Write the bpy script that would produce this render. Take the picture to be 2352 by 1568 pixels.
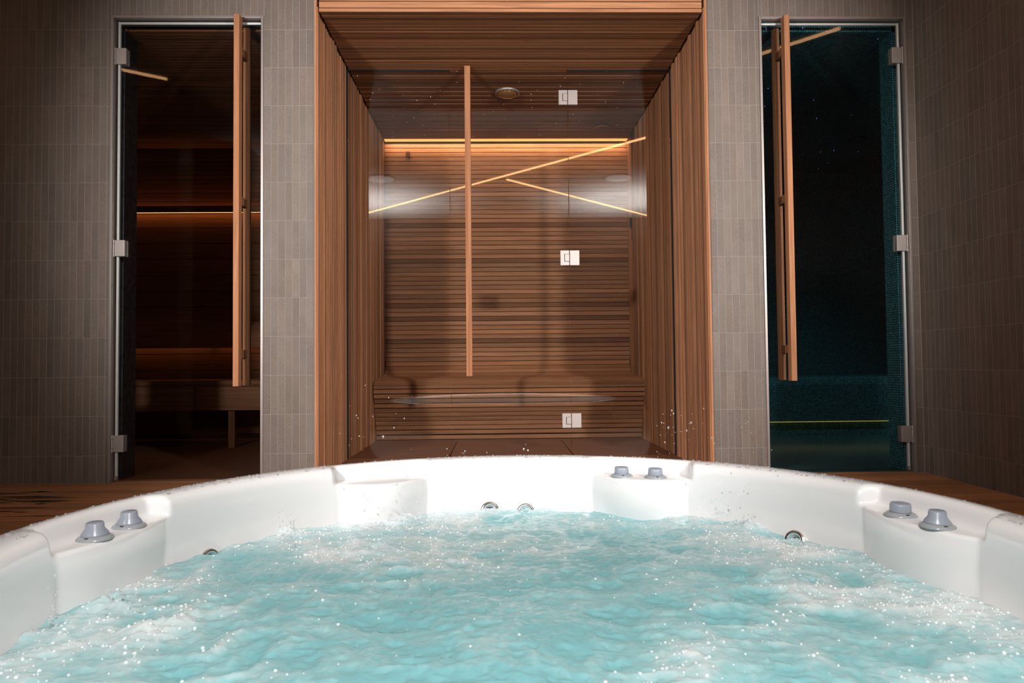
import bpy, math, random
import numpy as np
from mathutils import Matrix, Vector

random.seed(7)
rng = np.random.default_rng(11)
SC = bpy.context.scene
COL = SC.collection
for o in list(bpy.data.objects):
    bpy.data.objects.remove(o)

# ------------------------------------------------------------------ camera
F_PX, YAW, PIT, ROL, CAM_H = 1586.74, 0.0218016, 0.0308805, -0.0093751, 0.60196
_fw = Vector((math.sin(YAW)*math.cos(PIT), math.cos(YAW)*math.cos(PIT), math.sin(PIT)))
_r0 = Vector((math.cos(YAW), -math.sin(YAW), 0))
_u0 = _r0.cross(_fw)
_r = _r0*math.cos(ROL) + _u0*math.sin(ROL)
_u = -_r0*math.sin(ROL) + _u0*math.cos(ROL)
cam = bpy.data.objects.new('camera', bpy.data.cameras.new('camera'))
COL.objects.link(cam)
cam.data.sensor_width = 36.0
cam.data.lens = F_PX/2352*36
cam.data.clip_start = 0.02
cam.matrix_world = Matrix(((_r.x, _u.x, -_fw.x, 0), (_r.y, _u.y, -_fw.y, 0), (_r.z, _u.z, -_fw.z, CAM_H), (0, 0, 0, 1)))
cam.data.dof.use_dof = True
cam.data.dof.focus_distance = 3.4
cam.data.dof.aperture_fstop = 7.0
SC.camera = cam

def ray(px, py):
    return _fw + _r*((px-1176)/F_PX) - _u*((py-784)/F_PX)
def at_y(px, py, Y):
    v = ray(px, py); return Vector((0, 0, CAM_H)) + v*(Y/v.y)
def at_z(px, py, Z):
    v = ray(px, py); return Vector((0, 0, CAM_H)) + v*((Z-CAM_H)/v.z)

# ------------------------------------------------------------------ world, lights, exposure
w = bpy.data.worlds.new('world'); SC.world = w; w.use_nodes = True
w.node_tree.nodes['Background'].inputs[0].default_value = (0.9, 0.92, 1, 1)
w.node_tree.nodes['Background'].inputs[1].default_value = 0.02
SC.view_settings.view_transform = 'Standard'
SC.view_settings.look = 'None'
SC.view_settings.exposure = 0.0
SC.view_settings.gamma = 1.0

def spot(name, loc, target, power, angle, blend, radius, col=(1, 1, 1)):
    d = bpy.data.lights.new(name, 'SPOT')
    d.energy = power; d.spot_size = math.radians(angle); d.spot_blend = blend
    d.shadow_soft_size = radius; d.color = col
    o = bpy.data.objects.new(name, d); COL.objects.link(o)
    o.location = loc
    o.rotation_euler = (Vector(target)-Vector(loc)).to_track_quat('-Z', 'Y').to_euler()
    return o
# two lamps high on either side, aimed at the wood lined cabin; an unseen one added to brighten the tub; two washing the ceiling
spot('spotlight', (2.14, -0.30, 1.72), (0.46, 3.64, 1.42), 770, 59, 0.85, 0.10, (1, 0.99, 0.98))
spot('spotlight', (-1.92, -0.30, 1.72), (-0.31, 3.64, 1.42), 715, 63, 0.85, 0.12, (1, 0.99, 0.98))
spot('spotlight', (0.05, -0.15, 1.75), (0.06, 1.20, 0.05), 185, 74, 0.5, 0.05, (1, 1, 1))
spot('uplight', (-1.55, -0.40, 1.75), (-1.55, -0.40, 2.75), 420, 130, 1.0, 0.05)
spot('uplight', (1.70, -0.35, 1.75), (1.70, -0.35, 2.75), 460, 130, 1.0, 0.05)

# ------------------------------------------------------------------ key measures (metres)
D = 3.64                      # plane of the tiled wall
YG, YB = 4.356, 5.81          # glass front and back wall of the cabin
NL, NR, NT = -0.940, 1.126, 2.472   # cabin lining left, right, ceiling
DL0, DL1, DR0, DR1, DT = -2.021, -1.222, 1.424, 2.227, 2.454  # outer edges of the two door frames
XR = 2.267                    # right wall
HC = 2.75                     # ceiling of the room
YREAR = -1.5
TC = (0.063, 1.58); RT, ZR = 1.15, 0.242     # whirlpool centre, outer radius, rim height
TW, TH, TZ0 = 0.03735, 0.2035, -0.062        # wall tile width, height, height of the lowest joint

# ------------------------------------------------------------------ materials
def s2l(c):
    return tuple((x/12.92 if x <= 0.04045 else ((x+0.055)/1.055)**2.4) for x in (v/255 for v in c))
class N:
    def __init__(s, name):
        s.m = bpy.data.materials.new(name); s.m.use_nodes = True
        s.t = s.m.node_tree; s.b = s.t.nodes['Principled BSDF']; s.out = s.t.nodes['Material Output']
    def n(s, t, **kw):
        x = s.t.nodes.new(t)
        for k, v in kw.items():
            if k in x.inputs: s.set(x.inputs[k], v)
            else: setattr(x, k, v)
        return x
    def set(s, sock, v):
        if isinstance(v, bpy.types.NodeSocket): s.t.links.new(v, sock)
        else: sock.default_value = v
    def p(s, **kw):
        for k, v in kw.items(): s.set(s.b.inputs[k.replace('_', ' ')], v)
    def math(s, op, a, b=0.0, c=None):
        x = s.n('ShaderNodeMath', operation=op); s.set(x.inputs[0], a); s.set(x.inputs[1], b)
        if c is not None: s.set(x.inputs[2], c)
        return x.outputs[0]
    def mix(s, f, a, b, mode='MIX'):
        x = s.n('ShaderNodeMix', data_type='RGBA', blend_type=mode)
        s.set(x.inputs[0], f); s.set(x.inputs[6], a if isinstance(a, bpy.types.NodeSocket) else (*a, 1)); s.set(x.inputs[7], b if isinstance(b, bpy.types.NodeSocket) else (*b, 1))
        return x.outputs[2]
    def ramp(s, f, stops):
        x = s.n('ShaderNodeValToRGB'); s.set(x.inputs[0], f)
        e = x.color_ramp.elements
        while len(e) < len(stops): e.new(0.5)
        for i, (p, c) in enumerate(stops):
            e[i].position = p; e[i].color = (*c, 1) if len(c) == 3 else c
        return x.outputs[0]
    def bump(s, h, strength=0.3, dist=0.01):
        x = s.n('ShaderNodeBump'); s.set(x.inputs['Height'], h); x.inputs['Strength'].default_value = strength; x.inputs['Distance'].default_value = dist
        return x.outputs[0]

def plain(name, col, rough=0.5, metal=0.0, emit=None, strength=0.0, spec=None):
    k = N(name); k.p(Base_Color=(*col, 1), Roughness=rough, Metallic=metal)
    if spec is not None: k.p(Specular_IOR_Level=spec)
    if emit: k.p(Emission_Color=(*emit, 1), Emission_Strength=strength)
    return k.m

def wood(name, dark, light, rough=0.55, scale=1.0, ridges=0.0):
    k = N(name)
    tc = k.n('ShaderNodeTexCoord'); oi = k.n('ShaderNodeObjectInfo')
    off = k.math('MULTIPLY', oi.outputs['Random'], 37.0)
    cx = k.n('ShaderNodeCombineXYZ', X=off, Y=off, Z=off)
    va = k.n('ShaderNodeVectorMath', operation='ADD'); k.set(va.inputs[0], tc.outputs['Object']); k.set(va.inputs[1], cx.outputs[0])
    mp = k.n('ShaderNodeMapping', Vector=va.outputs[0], Scale=(2.0*scale, 70*scale, 70*scale))
    n1 = k.n('ShaderNodeTexNoise', Vector=mp.outputs[0], Scale=1.0, Detail=5.0, Roughness=0.6, Distortion=0.6)
    mp2 = k.n('ShaderNodeMapping', Vector=va.outputs[0], Scale=(6.0, 300, 300))
    n2 = k.n('ShaderNodeTexNoise', Vector=mp2.outputs[0], Scale=1.0, Detail=3.0)
    f = k.math('ADD', k.math('MULTIPLY', n1.outputs[0], 0.72), k.math('MULTIPLY', n2.outputs[0], 0.28))
    c = k.ramp(f, [(0.22, dark), (0.80, light)])
    c = k.mix(1.0, c, oi.outputs['Color'], 'MULTIPLY')
    k.p(Base_Color=c, Roughness=max(rough, 0.68), Specular_IOR_Level=0.12)
    h = f
    if ridges:
        sx = k.n('ShaderNodeSeparateXYZ', Vector=tc.outputs['Object'])
        s_ = k.math('SINE', k.math('MULTIPLY', sx.outputs[1], 2*math.pi/ridges))
        h = k.math('ADD', k.math('MULTIPLY', f, 0.2), k.math('MULTIPLY', s_, 0.6))
        k.p(Normal=k.bump(h, 0.9, 0.003))
    else:
        k.p(Normal=k.bump(h, 0.25, 0.002))
    return k.m

CEDAR = wood('cedar', s2l((111, 71, 48)), s2l((188, 134, 98)))
CEDAR_DARK = wood('cedar_dark', s2l((94, 58, 36)), s2l((152, 102, 68)))
DECK = wood('deck_wood', s2l((128, 82, 54)), s2l((206, 144, 100)), 0.5, 1.0, 0.0118)
MAT_W = wood('deck_mat_wood', s2l((96, 60, 40)), s2l((150, 100, 70)), 0.5, 1.0, 0.0135)
BLACK = plain('black_gap', (0.004, 0.004, 0.004), 0.8)
GROUT = plain('grout', s2l((140, 130, 124)), 0.9)
ALU = plain('brushed_aluminium', s2l((176, 168, 166)), 0.38, 1.0)
FRAME = plain('frame_aluminium', s2l((150, 138, 133)), 0.42, 0.6)
STEEL = plain('satin_steel', s2l((168, 157, 151)), 0.5, 0.65)
CHROME = plain('chrome', (0.85, 0.85, 0.86), 0.06, 1.0)
SEAL = plain('clear_seal', s2l((205, 208, 205)), 0.25, 0.4)
KNOB = plain('grey_plastic', s2l((146, 152, 164)), 0.28)
KNOBB = plain('grey_plastic_base', s2l((150, 154, 158)), 0.22)
CEIL = plain('ceiling_paint', (0.46, 0.44, 0.42), 0.9)
SLATE = None
LED_W = plain('led_warm', (1, 0.6, 0.25), 0.5, 0, s2l((255, 176, 92)), 1.3)
LED_S = plain('led_sauna', (1, 0.5, 0.2), 0.5, 0, s2l((255, 178, 108)), 6.0)
LED_S2 = plain('led_bench', (1, 0.5, 0.2), 0.5, 0, s2l((255, 186, 124)), 2.6)
LED_C = plain('led_ceiling', (1, 0.7, 0.4), 0.5, 0, s2l((255, 190, 128)), 9.0)
LED_Y = plain('led_steam', (1, 0.8, 0.2), 0.5, 0, s2l((225, 200, 95)), 0.38)
STAR_W = plain('star_white', (1, 1, 1), 0.5, 0, (0.9, 0.88, 1), 1.6)
STAR_B = plain('star_blue', (0.3, 0.3, 1), 0.5, 0, (0.25, 0.28, 1), 1.6)
DISC = plain('speaker_white', (0.9, 0.9, 0.9), 0.6)

def mk_tile(name):
    k = N(name)
    oi = k.n('ShaderNodeObjectInfo'); tc = k.n('ShaderNodeTexCoord')
    off = k.math('MULTIPLY', oi.outputs['Random'], 53.0)
    cx = k.n('ShaderNodeCombineXYZ', X=off, Y=off, Z=off)
    va = k.n('ShaderNodeVectorMath', operation='ADD'); k.set(va.inputs[0], tc.outputs['Object']); k.set(va.inputs[1], cx.outputs[0])
    n1 = k.n('ShaderNodeTexNoise', Vector=va.outputs[0], Scale=350.0, Detail=3.0, Roughness=0.7)
    n2 = k.n('ShaderNodeTexNoise', Vector=va.outputs[0], Scale=9.0, Detail=2.0)
    c = k.ramp(n1.outputs[0], [(0.30, s2l((70, 60, 54))), (0.46, s2l((112, 99, 91))), (0.72, s2l((132, 119, 110)))])
    c = k.mix(0.35, c, k.ramp(n2.outputs[0], [(0.3, s2l((100, 88, 80))), (0.7, s2l((122, 110, 102)))]))
    c = k.mix(1.0, c, oi.outputs['Color'], 'MULTIPLY')
    k.p(Base_Color=c, Roughness=0.62, Specular_IOR_Level=0.3, Normal=k.bump(n1.outputs[0], 0.15, 0.001))
    return k.m
TILE = mk_tile('glazed_tile')

def mk_mosaic():
    k = N('teal_mosaic')
    uv = k.n('ShaderNodeUVMap')
    br = k.n('ShaderNodeTexBrick', Vector=uv.outputs[0], Scale=1.0)
    br.offset = 0.0; br.squash = 1.0
    k.set(br.inputs['Brick Width'], 0.0135); k.set(br.inputs['Row Height'], 0.0135)
    k.set(br.inputs['Mortar Size'], 0.0016); k.set(br.inputs['Mortar Smooth'], 0.35); k.set(br.inputs['Bias'], 0.0)
    br.inputs['Color1'].default_value = (*s2l((44, 104, 114)), 1); br.inputs['Color2'].default_value = (*s2l((72, 136, 142)), 1)
    br.inputs['Mortar'].default_value = (*s2l((14, 26, 32)), 1)
    h = k.math('SUBTRACT', 1.0, br.outputs['Fac'])
    k.p(Base_Color=br.outputs['Color'], Roughness=0.16, Normal=k.bump(h, 0.8, 0.002))
    return k.m
MOSAIC = mk_mosaic()

def mk_slate():
    k = N('black_slate')
    tc = k.n('ShaderNodeTexCoord')
    n1 = k.n('ShaderNodeTexNoise', Vector=tc.outputs['Object'], Scale=28.0, Detail=6.0)
    k.p(Base_Color=k.ramp(n1.outputs[0], [(0.35, (0.006, 0.006, 0.007)), (0.7, (0.03, 0.031, 0.033))]), Roughness=0.55, Normal=k.bump(n1.outputs[0], 0.5, 0.004))
    return k.m
SLATE = mk_slate()

def mk_glass(name, tint, f0):
    k = N(name)
    g = k.n('ShaderNodeNewGeometry')
    dt = k.n('ShaderNodeVectorMath', operation='DOT_PRODUCT'); k.set(dt.inputs[0], g.outputs['Normal']); k.set(dt.inputs[1], g.outputs['Incoming'])
    c = k.math('SUBTRACT', 1.0, k.math('ABSOLUTE', dt.outputs['Value']))
    f = k.math('ADD', f0, k.math('MULTIPLY', k.math('POWER', c, 5.0), 1.0-f0))
    tr = k.n('ShaderNodeBsdfTransparent', Color=(*tint, 1)); gl = k.n('ShaderNodeBsdfGlossy', Roughness=0.0)
    mx = k.n('ShaderNodeMixShader'); k.set(mx.inputs[0], f); k.set(mx.inputs[1], tr.outputs[0]); k.set(mx.inputs[2], gl.outputs[0])
    k.t.links.new(mx.outputs[0], k.out.inputs[0]); k.t.nodes.remove(k.b)
    return k.m
GLASS = mk_glass('clear_glass', (0.97, 0.97, 0.96), 0.075)
GLASS_T = mk_glass('tinted_glass', (0.86, 0.86, 0.86), 0.028)

def mk_acrylic():
    k = N('white_acrylic')
    tc = k.n('ShaderNodeTexCoord')
    n1 = k.n('ShaderNodeTexNoise', Vector=tc.outputs['Object'], Scale=260.0, Detail=2.0)
    k.p(Base_Color=(*s2l((228, 227, 227)), 1), Roughness=0.22, Coat_Weight=0.5, Coat_Roughness=0.06, Normal=k.bump(n1.outputs[0], 0.06, 0.001))
    return k.m
ACRYL = mk_acrylic()

def mk_water():
    k = N('bubbling_water')
    at = k.n('ShaderNodeAttribute', attribute_name='foam')
    tc = k.n('ShaderNodeTexCoord')
    n1 = k.n('ShaderNodeTexNoise', Vector=tc.outputs['Object'], Scale=38.0, Detail=7.0, Roughness=0.66, Distortion=0.5)
    n2 = k.n('ShaderNodeTexNoise', Vector=tc.outputs['Object'], Scale=150.0, Detail=4.0)
    f = k.math('ADD', at.outputs['Fac'], k.math('MULTIPLY', k.math('SUBTRACT', n1.outputs[0], 0.5), 1.0))
    c = k.ramp(f, [(0.05, s2l((126, 184, 190))), (0.42, s2l((154, 197, 201))), (0.75, s2l((188, 209, 211))), (1.0, s2l((211, 220, 222)))])
    h = k.math('ADD', n1.outputs[0], k.math('MULTIPLY', n2.outputs[0], 0.30))
    k.p(Base_Color=c, Roughness=0.12, IOR=1.33, Normal=k.bump(h, 0.26, 0.006), Specular_IOR_Level=0.6)
    return k.m
WATER = mk_water()
def mk_drop():
    k = N('water_drop')
    k.p(Base_Color=(0.96, 0.98, 1, 1), Roughness=0.02, IOR=1.33, Transmission_Weight=0.85, Specular_IOR_Level=0.8)
    return k.m
DROP = mk_drop()
BUBBLE = plain('foam_bubble', (0.86, 0.93, 0.94), 0.05, 0, spec=1.0)

# ------------------------------------------------------------------ mesh helpers
class MB:
    def __init__(s): s.v = []; s.f = []
    def add(s, vs, fs):
        b = len(s.v); s.v += [tuple(v) for v in vs]; s.f += [tuple(i+b for i in f) for f in fs]; return s
    def box(s, x0, x1, y0, y1, z0, z1):
        return s.add([(x, y, z) for z in (z0, z1) for y in (y0, y1) for x in (x0, x1)],
                     [(0, 2, 3, 1), (4, 5, 7, 6), (0, 1, 5, 4), (2, 6, 7, 3), (0, 4, 6, 2), (1, 3, 7, 5)])
    def lathe(s, prof, n=24, M=None, cap=True):
        M = M or Matrix.Identity(4); vs = []; fs = []
        for r, z in prof:
            for i in range(n):
                a = 2*math.pi*i/n; vs.append(M @ Vector((r*math.cos(a), r*math.sin(a), z)))
        for j in range(len(prof)-1):
            for i in range(n):
                k = (i+1) % n; fs.append((j*n+i, j*n+k, (j+1)*n+k, (j+1)*n+i))
        if cap:
            fs.append(tuple(range(n-1, -1, -1))); fs.append(tuple((len(prof)-1)*n+i for i in range(n)))
        return s.add(vs, fs)
    def mesh(s, name, uv=False, smooth=False):
        me = bpy.data.meshes.new(name); me.from_pydata(s.v, [], s.f); me.update()
        if uv:
            l = me.uv_layers.new(name='UVMap')
            for p in me.polygons:
                n = p.normal; a = max(range(3), key=lambda i: abs(n[i]))
                for li in p.loop_indices:
                    c = me.vertices[me.loops[li].vertex_index].co
                    l.data[li].uv = ((c.y, c.z), (c.x, c.z), (c.x, c.y))[a]
        if smooth:
            me.shade_smooth()
        return me
    def build(s, name, mat, parent=None, uv=False, smooth=False, bevel=0.0):
        me = s.mesh(name, uv, smooth)
        return link(name, me, mat, parent, bevel=bevel)

def link(name, me, mat, parent=None, M=None, color=None, bevel=0.0):
    if mat and not me.materials: me.materials.append(mat)
    o = bpy.data.objects.new(name, me); COL.objects.link(o)
    M = M or Matrix.Identity(4)
    if parent is not None:
        o.parent = parent
        base = parent
        off = Vector((0, 0, 0))
        while base is not None:
            off += Vector(base.location); base = base.parent
        # parents are only ever translated
        o.matrix_basis = Matrix.Translation(-off) @ M
    else:
        o.matrix_basis = M
    if color is not None: o.color = (*color, 1)
    if bevel:
        b = o.modifiers.new('bevel', 'BEVEL'); b.width = bevel; b.segments = 2; b.limit_method = 'ANGLE'
    return o

def empty(name, loc, parent=None):
    o = bpy.data.objects.new(name, None); COL.objects.link(o); o.empty_display_size = 0.05
    off = Vector((0, 0, 0)); b = parent
    while b is not None: off += Vector(b.location); b = b.parent
    o.parent = parent; o.location = Vector(loc)-off
    return o
def tag(o, label=None, cat=None, group=None, kind=None):
    if label: o['label'] = label
    if cat: o['category'] = cat
    if group: o['group'] = group
    if kind: o['kind'] = kind
    return o
def struct(o, label, cat): return tag(o, label, cat, kind='structure')

_cache = {}
def slat_mesh(L, W, T, ch=0.0015):
    key = (round(L, 4), round(W, 4), round(T, 4), ch)
    if key in _cache: return _cache[key]
    m = MB(); x = L/2; y = W/2
    pf = [(-y, -T), (y, -T), (y, -ch), (y-ch, 0), (-y+ch, 0), (-y, -ch)]
    vs = [(s*x, a, b) for s in (-1, 1) for a, b in pf]; n = 6
    fs = [tuple(range(n-1, -1, -1)), tuple(range(n, 2*n))] + [(i, (i+1) % n, n+(i+1) % n, n+i) for i in range(n)]
    m.add(vs, fs); me = m.mesh('slat'); _cache[key] = me
    return me
def frame_mat(c, ax, nrm):
    X = Vector(ax).normalized(); Z = Vector(nrm).normalized(); Y = Z.cross(X)
    return Matrix(((X.x, Y.x, Z.x, c[0]), (X.y, Y.y, Z.y, c[1]), (X.z, Y.z, Z.z, c[2]), (0, 0, 0, 1)))
_mcache = {}
def slat(parent, L, W, T, c, ax, nrm, color, mat=None, name='slat', ch=0.0015):
    me = slat_mesh(L, W, T, ch); mat = mat or CEDAR
    key = (me.name, mat.name)
    if key not in _mcache:
        m2 = me.copy(); m2.materials.append(mat); _mcache[key] = m2
    return link(name, _mcache[key], None, parent, frame_mat(c, ax, nrm), color)
def tone(lo=0.75, hi=1.12, warm=0.06):
    v = random.uniform(lo, hi); t = random.uniform(-warm, warm)
    return (v*(1+t*0.6), v, v*(1-t))

# ------------------------------------------------------------------ floor: deck
floor = struct(MB().box(-4.3, 4.2, YREAR-0.3, 6.6, -0.10, -0.022).build('floor', BLACK), 'brown wooden deck floor around the white whirlpool', 'floor')
PW = 0.071
y = D + 0.06
while y > 0.2:
    yc = y-PW/2; dy = yc-TC[1]
    hw = math.sqrt(max(0, 1.125**2-dy*dy)) if abs(dy) < 1.125 else 0
    segs = [(-4.2, TC[0]-hw), (TC[0]+hw, XR-0.002)] if hw > 0 else [(-4.2, -1.1), (-1.1, 0.75), (0.75, XR-0.002)]
    for a, b in segs:
        if b-a > 0.05:
            slat(floor, b-a-0.004, PW-0.003, 0.02, ((a+b)/2, yc, 0), (1, 0, 0), (0, 0, 1), tone(0.72, 1.1), DECK, 'plank')
    y -= PW
# wet stains by the left wall: darkened boards soaked with water
def wet_patch(px0, px1, py0, py1, n, seed):
    r = random.Random(seed); m = MB()
    for i in range(n):
        a = at_z(r.uniform(px0, px1), r.uniform(py0, py1), 0.001)
        L = r.uniform(0.05, 0.42); wv = r.uniform(0.004, 0.02); k = 10
        vs = [(a.x + L*(t/k-0.5), a.y + s*wv*math.sin(math.pi*(t+0.15)/(k+0.3))*r.uniform(0.6, 1.0), 0.0012) for t in range(k+1) for s in (-1, 1)]
        m.add(vs, [(2*t, 2*t+2, 2*t+3, 2*t+1) for t in range(k)])
    return m
WET = plain('wet_stain', s2l((44, 22, 12)), 0.12)
tag(wet_patch(-60, 110, 1118, 1185, 16, 3).build('wet_stain', WET), 'dark wet stains on the deck boards by the left tiled wall', 'puddle', kind='stuff')

# cabin floor mats and sauna floor mats
for a, b in ((NL, -0.31), (-0.305, 0.48), (0.485, NR)):
    L = b-a-0.004
    slat(floor, L, 1.40, 0.02, ((a+b)/2, 4.45+0.25, 0.012), (1, 0, 0), (0, 0, 1), (0.95, 0.95, 0.95), MAT_W, 'floor_mat')
slat(floor, NR-NL, 0.30, 0.02, ((NL+NR)/2, 3.85, 0.011), (1, 0, 0), (0, 0, 1), (0.95, 0.95, 0.95), MAT_W, 'floor_mat')
for a, b in ((-3.6, -2.55), (-2.54, -1.1)):
    slat(floor, b-a, 2.05, 0.02, ((a+b)/2, 4.76, 0.0), (1, 0, 0), (0, 0, 1), (0.8, 0.8, 0.8), MAT_W, 'floor_mat')

# ------------------------------------------------------------------ tiled walls
tile_me = {}
def tile_mesh(wd, ht):
    key = (round(wd, 4), round(ht, 4))
    if key not in tile_me:
        m = MB(); b = 0.0008; t = 0.0010; x = wd/2; z = ht/2
        m.add([(-x, 0, -z), (x, 0, -z), (x, 0, z), (-x, 0, z), (-x+b, -t, -z+b), (x-b, -t, -z+b), (x-b, -t, z-b), (-x+b, -t, z-b)],
              [(4, 5, 6, 7), (0, 1, 5, 4), (1, 2, 6, 5), (2, 3, 7, 6), (3, 0, 4, 7)])
        me = m.mesh('tile'); me.materials.append(TILE); tile_me[key] = me
    return tile_me[key]
GAP = 0.0021
def tcol():
    v = 0.92*random.choice((0.90, 0.96, 1.0, 1.0, 1.05))*random.uniform(0.97, 1.03)
    t = random.uniform(-0.01, 0.05)
    return (v*(1+t), v, v*(1-t*0.9))
def rows(z0, z1):
    k = 0
    while True:
        a = TZ0+k*TH; b = a+TH; k += 1
        if a >= z1-0.006: return
        a2, b2 = max(a, z0), min(b, z1)
        if b2-a2 > 0.012: yield a2, b2
def cols(u0, u1, ref):
    k = math.floor((u0-ref)/TW)
    while True:
        a = ref+k*TW; b = a+TW; k += 1
        if a >= u1-0.004: return
        a2, b2 = max(a, u0), min(b, u1)
        if b2-a2 > 0.006: yield a2, b2
def tiles(parent, u0, u1, z0, z1, ref, place, visible):
    """place(u) -> world matrix builder; visible(u, z) picks single tiles, the rest is one mesh"""
    rest = MB()
    for za, zb in rows(z0, z1):
        for ua, ub in cols(u0, u1, ref):
            wd, ht = ub-ua-GAP, zb-za-GAP
            M = place((ua+ub)/2, (za+zb)/2)
            if visible((ua+ub)/2, (za+zb)/2):
                link('tile', tile_mesh(wd, ht), None, parent, M, tcol())
            else:
                me = tile_mesh(wd, ht)
                rest.add([M @ v.co for v in me.vertices], [tuple(p.vertices) for p in me.polygons])
    if rest.v:
        o = rest.build('tile_field', TILE, parent); o.color = (0.9, 0.9, 0.9, 1); tag(o, kind='stuff')
def on_back(u, z): return Matrix.Translation((u, D, z))
def on_right(u, z): return Matrix.Translation((XR, u, z)) @ Matrix.Rotation(-math.pi/2, 4, 'Z')

REF_L, REF_R = -2.077, 1.180
wl = struct(MB().box(-4.3, DL0, D, D+0.10, -0.02, HC).box(DL0, DL1, D, D+0.10, DT, HC).build('wall_back_left', GROUT), 'taupe tiled wall to the left of the sauna door', 'wall')
vis_b = lambda u, z: u > -2.68 and z < 2.60
tiles(wl, -3.9, DL0, 0, HC, REF_L, on_back, vis_b)
tiles(wl, DL0, DL1, DT, HC, REF_L, on_back, vis_b)
wp = struct(MB().box(DL1, NL-0.012, D, D+0.10, -0.02, HC).build('wall_pier_left', GROUT), 'narrow taupe tiled pier between the sauna door and the wooden cabin', 'wall')
tiles(wp, DL1, NL-0.014, 0, HC, -1.184, on_back, vis_b)
wq = struct(MB().box(NR+0.012, DR0, D, D+0.10, -0.02, HC).box(DR0, DR1, D, D+0.10, DT, HC).box(DR1, XR+0.1, D, D+0.10, -0.02, HC).build('wall_pier_right', GROUT), 'taupe tiled pier between the wooden cabin and the steam room door', 'wall')
tiles(wq, NR+0.014, DR0, 0, HC, REF_R, on_back, vis_b)
tiles(wq, DR0, DR1, DT, HC, REF_R, on_back, vis_b)
tiles(wq, DR1, XR-0.002, 0, HC, DR1, on_back, vis_b)
wr = struct(MB().box(XR, XR+0.1, YREAR, D+0.1, -0.02, HC).build('wall_right', GROUT), 'brown tiled side wall on the right', 'wall')
tiles(wr, YREAR, D-0.002, 0, HC, D-0.004-TW*200, on_right, lambda u, z: u > 2.86 and z < 2.60)
# side and rear of the room (seen only mirrored in the glass)
struct(MB().box(-2.55, -2.42, YREAR, 0.56, -0.02, HC).build('wall_left', TILE), 'tiled side wall on the left, mirrored in the glass', 'wall')
struct(MB().box(-2.85, -2.42, 1.80, 2.05, -0.02, HC).build('pillar', TILE), 'tiled pillar on the left, mirrored in the sauna door', 'pillar')
struct(MB().box(-4.3, -4.2, YREAR, D+0.1, -0.02, HC).build('wall_far_left', TILE), 'dark passage wall beyond the left pillar', 'wall')
struct(MB().box(-4.3, XR+0.1, YREAR-0.1, YREAR, -0.02, HC).build('wall_rear', TILE), 'dark tiled wall behind the whirlpool, mirrored in the glass', 'wall')
struct(MB().box(-4.3, XR+0.1, YREAR-0.1, D+0.02, HC, HC+0.05).build('ceiling', CEIL), 'white ceiling mirrored in the cabin glass', 'ceiling')

# ceiling strips and speakers (mirrored in the glass)
def strip(a, b, label):
    a = Vector(a); b = Vector(b); m = slat_mesh((b-a).length, 0.028, 0.01).copy()
    m.materials.append(LED_C)
    o = link('led_strip', m, None, None, frame_mat(((a.x+b.x)/2, (a.y+b.y)/2, HC-0.012), (b-a), (0, 0, -1)))
    return tag(o, label, 'light', 'linear ceiling lights')
dA = Vector((3.239, 3.157, 0)).normalized()
A0 = Vector((-1.796, -1.048, 0)) - dA*0.35
strip(A0, Vector((2.235, 2.98, 0)), 'long warm linear light crossing the ceiling, mirrored in the glass')
strip((0.13, 0.70, 0), (2.235, -1.335, 0), 'shorter warm linear light meeting the long one, mirrored at right')
strip((-3.9, 3.18, 0), (-2.45, 2.186, 0), 'warm linear light mirrored at the upper left of the sauna door')
for x, lab in ((1.43, 'round white ceiling speaker mirrored at the right of the cabin glass'), (-1.33, 'round white ceiling speaker mirrored at the left of the cabin glass')):
    e = empty('ceiling_speaker', (x, 0.75, HC)); tag(e, lab, 'speaker', 'round ceiling speakers')
    MB().lathe([(0.160, -0.004), (0.168, -0.004), (0.168, 0)], 40, Matrix.Translation((x, 0.75, HC)), False).build('gap_ring', BLACK, e)  # black groove around the grille
    MB().lathe([(0.001, -0.012), (0.150, -0.012), (0.160, -0.006), (0.160, 0)], 40, Matrix.Translation((x, 0.75, HC))).build('grille', DISC, e)
    MB().box(x-0.012, x+0.012, 0.745, 0.755, HC-0.0135, HC-0.0122).build('badge', BLACK, e)

# ------------------------------------------------------------------ wooden cabin lining
back = MB().box(NL-0.06, NL-0.012, D+0.101, YB+0.1, -0.02, HC)
nwl = struct(back.build('wall_cabin_left', BLACK), 'left side wall of the cabin, narrow vertical cedar boards', 'wall')
nwr = struct(MB().box(NR+0.012, NR+0.06, D+0.101, YB+0.1, -0.02, HC).build('wall_cabin_right', BLACK), 'right side wall of the cabin, narrow vertical cedar boards', 'wall')
def side(parent, x, nx):
    y = D-0.012
    r = random.Random(5 if nx > 0 else 9)
    while y < YB+0.03:
        wd = r.choice((0.022, 0.030, 0.036, 0.036, 0.044))
        if y < YG-0.008 < y+wd or y < YG+0.008 < y+wd:
            if y < YG-0.008: wd = YG-0.008-y
            if wd < 0.012: y = YG+0.008; continue
        if YG-0.009 <= y < YG+0.008: y = YG+0.008; continue
        pr = r.choice((0, 0.0, 0.005, 0.010))
        slat(parent, NT+0.03, wd-0.004, 0.012+pr, (x+nx*pr, y+wd/2, (NT+0.03)/2-0.002), (0, 0, 1), (nx, 0, 0), tone(0.55, 1.25), CEDAR, ch=0.004)
        y += wd
side(nwl, NL, 1); side(nwr, NR, -1)
# front edges of the lining
for n_, (x0, x1) in enumerate(((NL-0.012, NL), (NR, NR+0.012))):
    t = slat(None, HC+0.01, 0.012, 0.03, ((x0+x1)/2, D-0.016, HC/2), (0, 0, 1), (0, -1, 0), (1.15, 1.12, 1.1), CEDAR, 'trim_%d' % (n_+1))
    struct(t, ('left', 'right')[n_]+' upright cedar edge strip of the cabin opening', 'trim')
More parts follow.
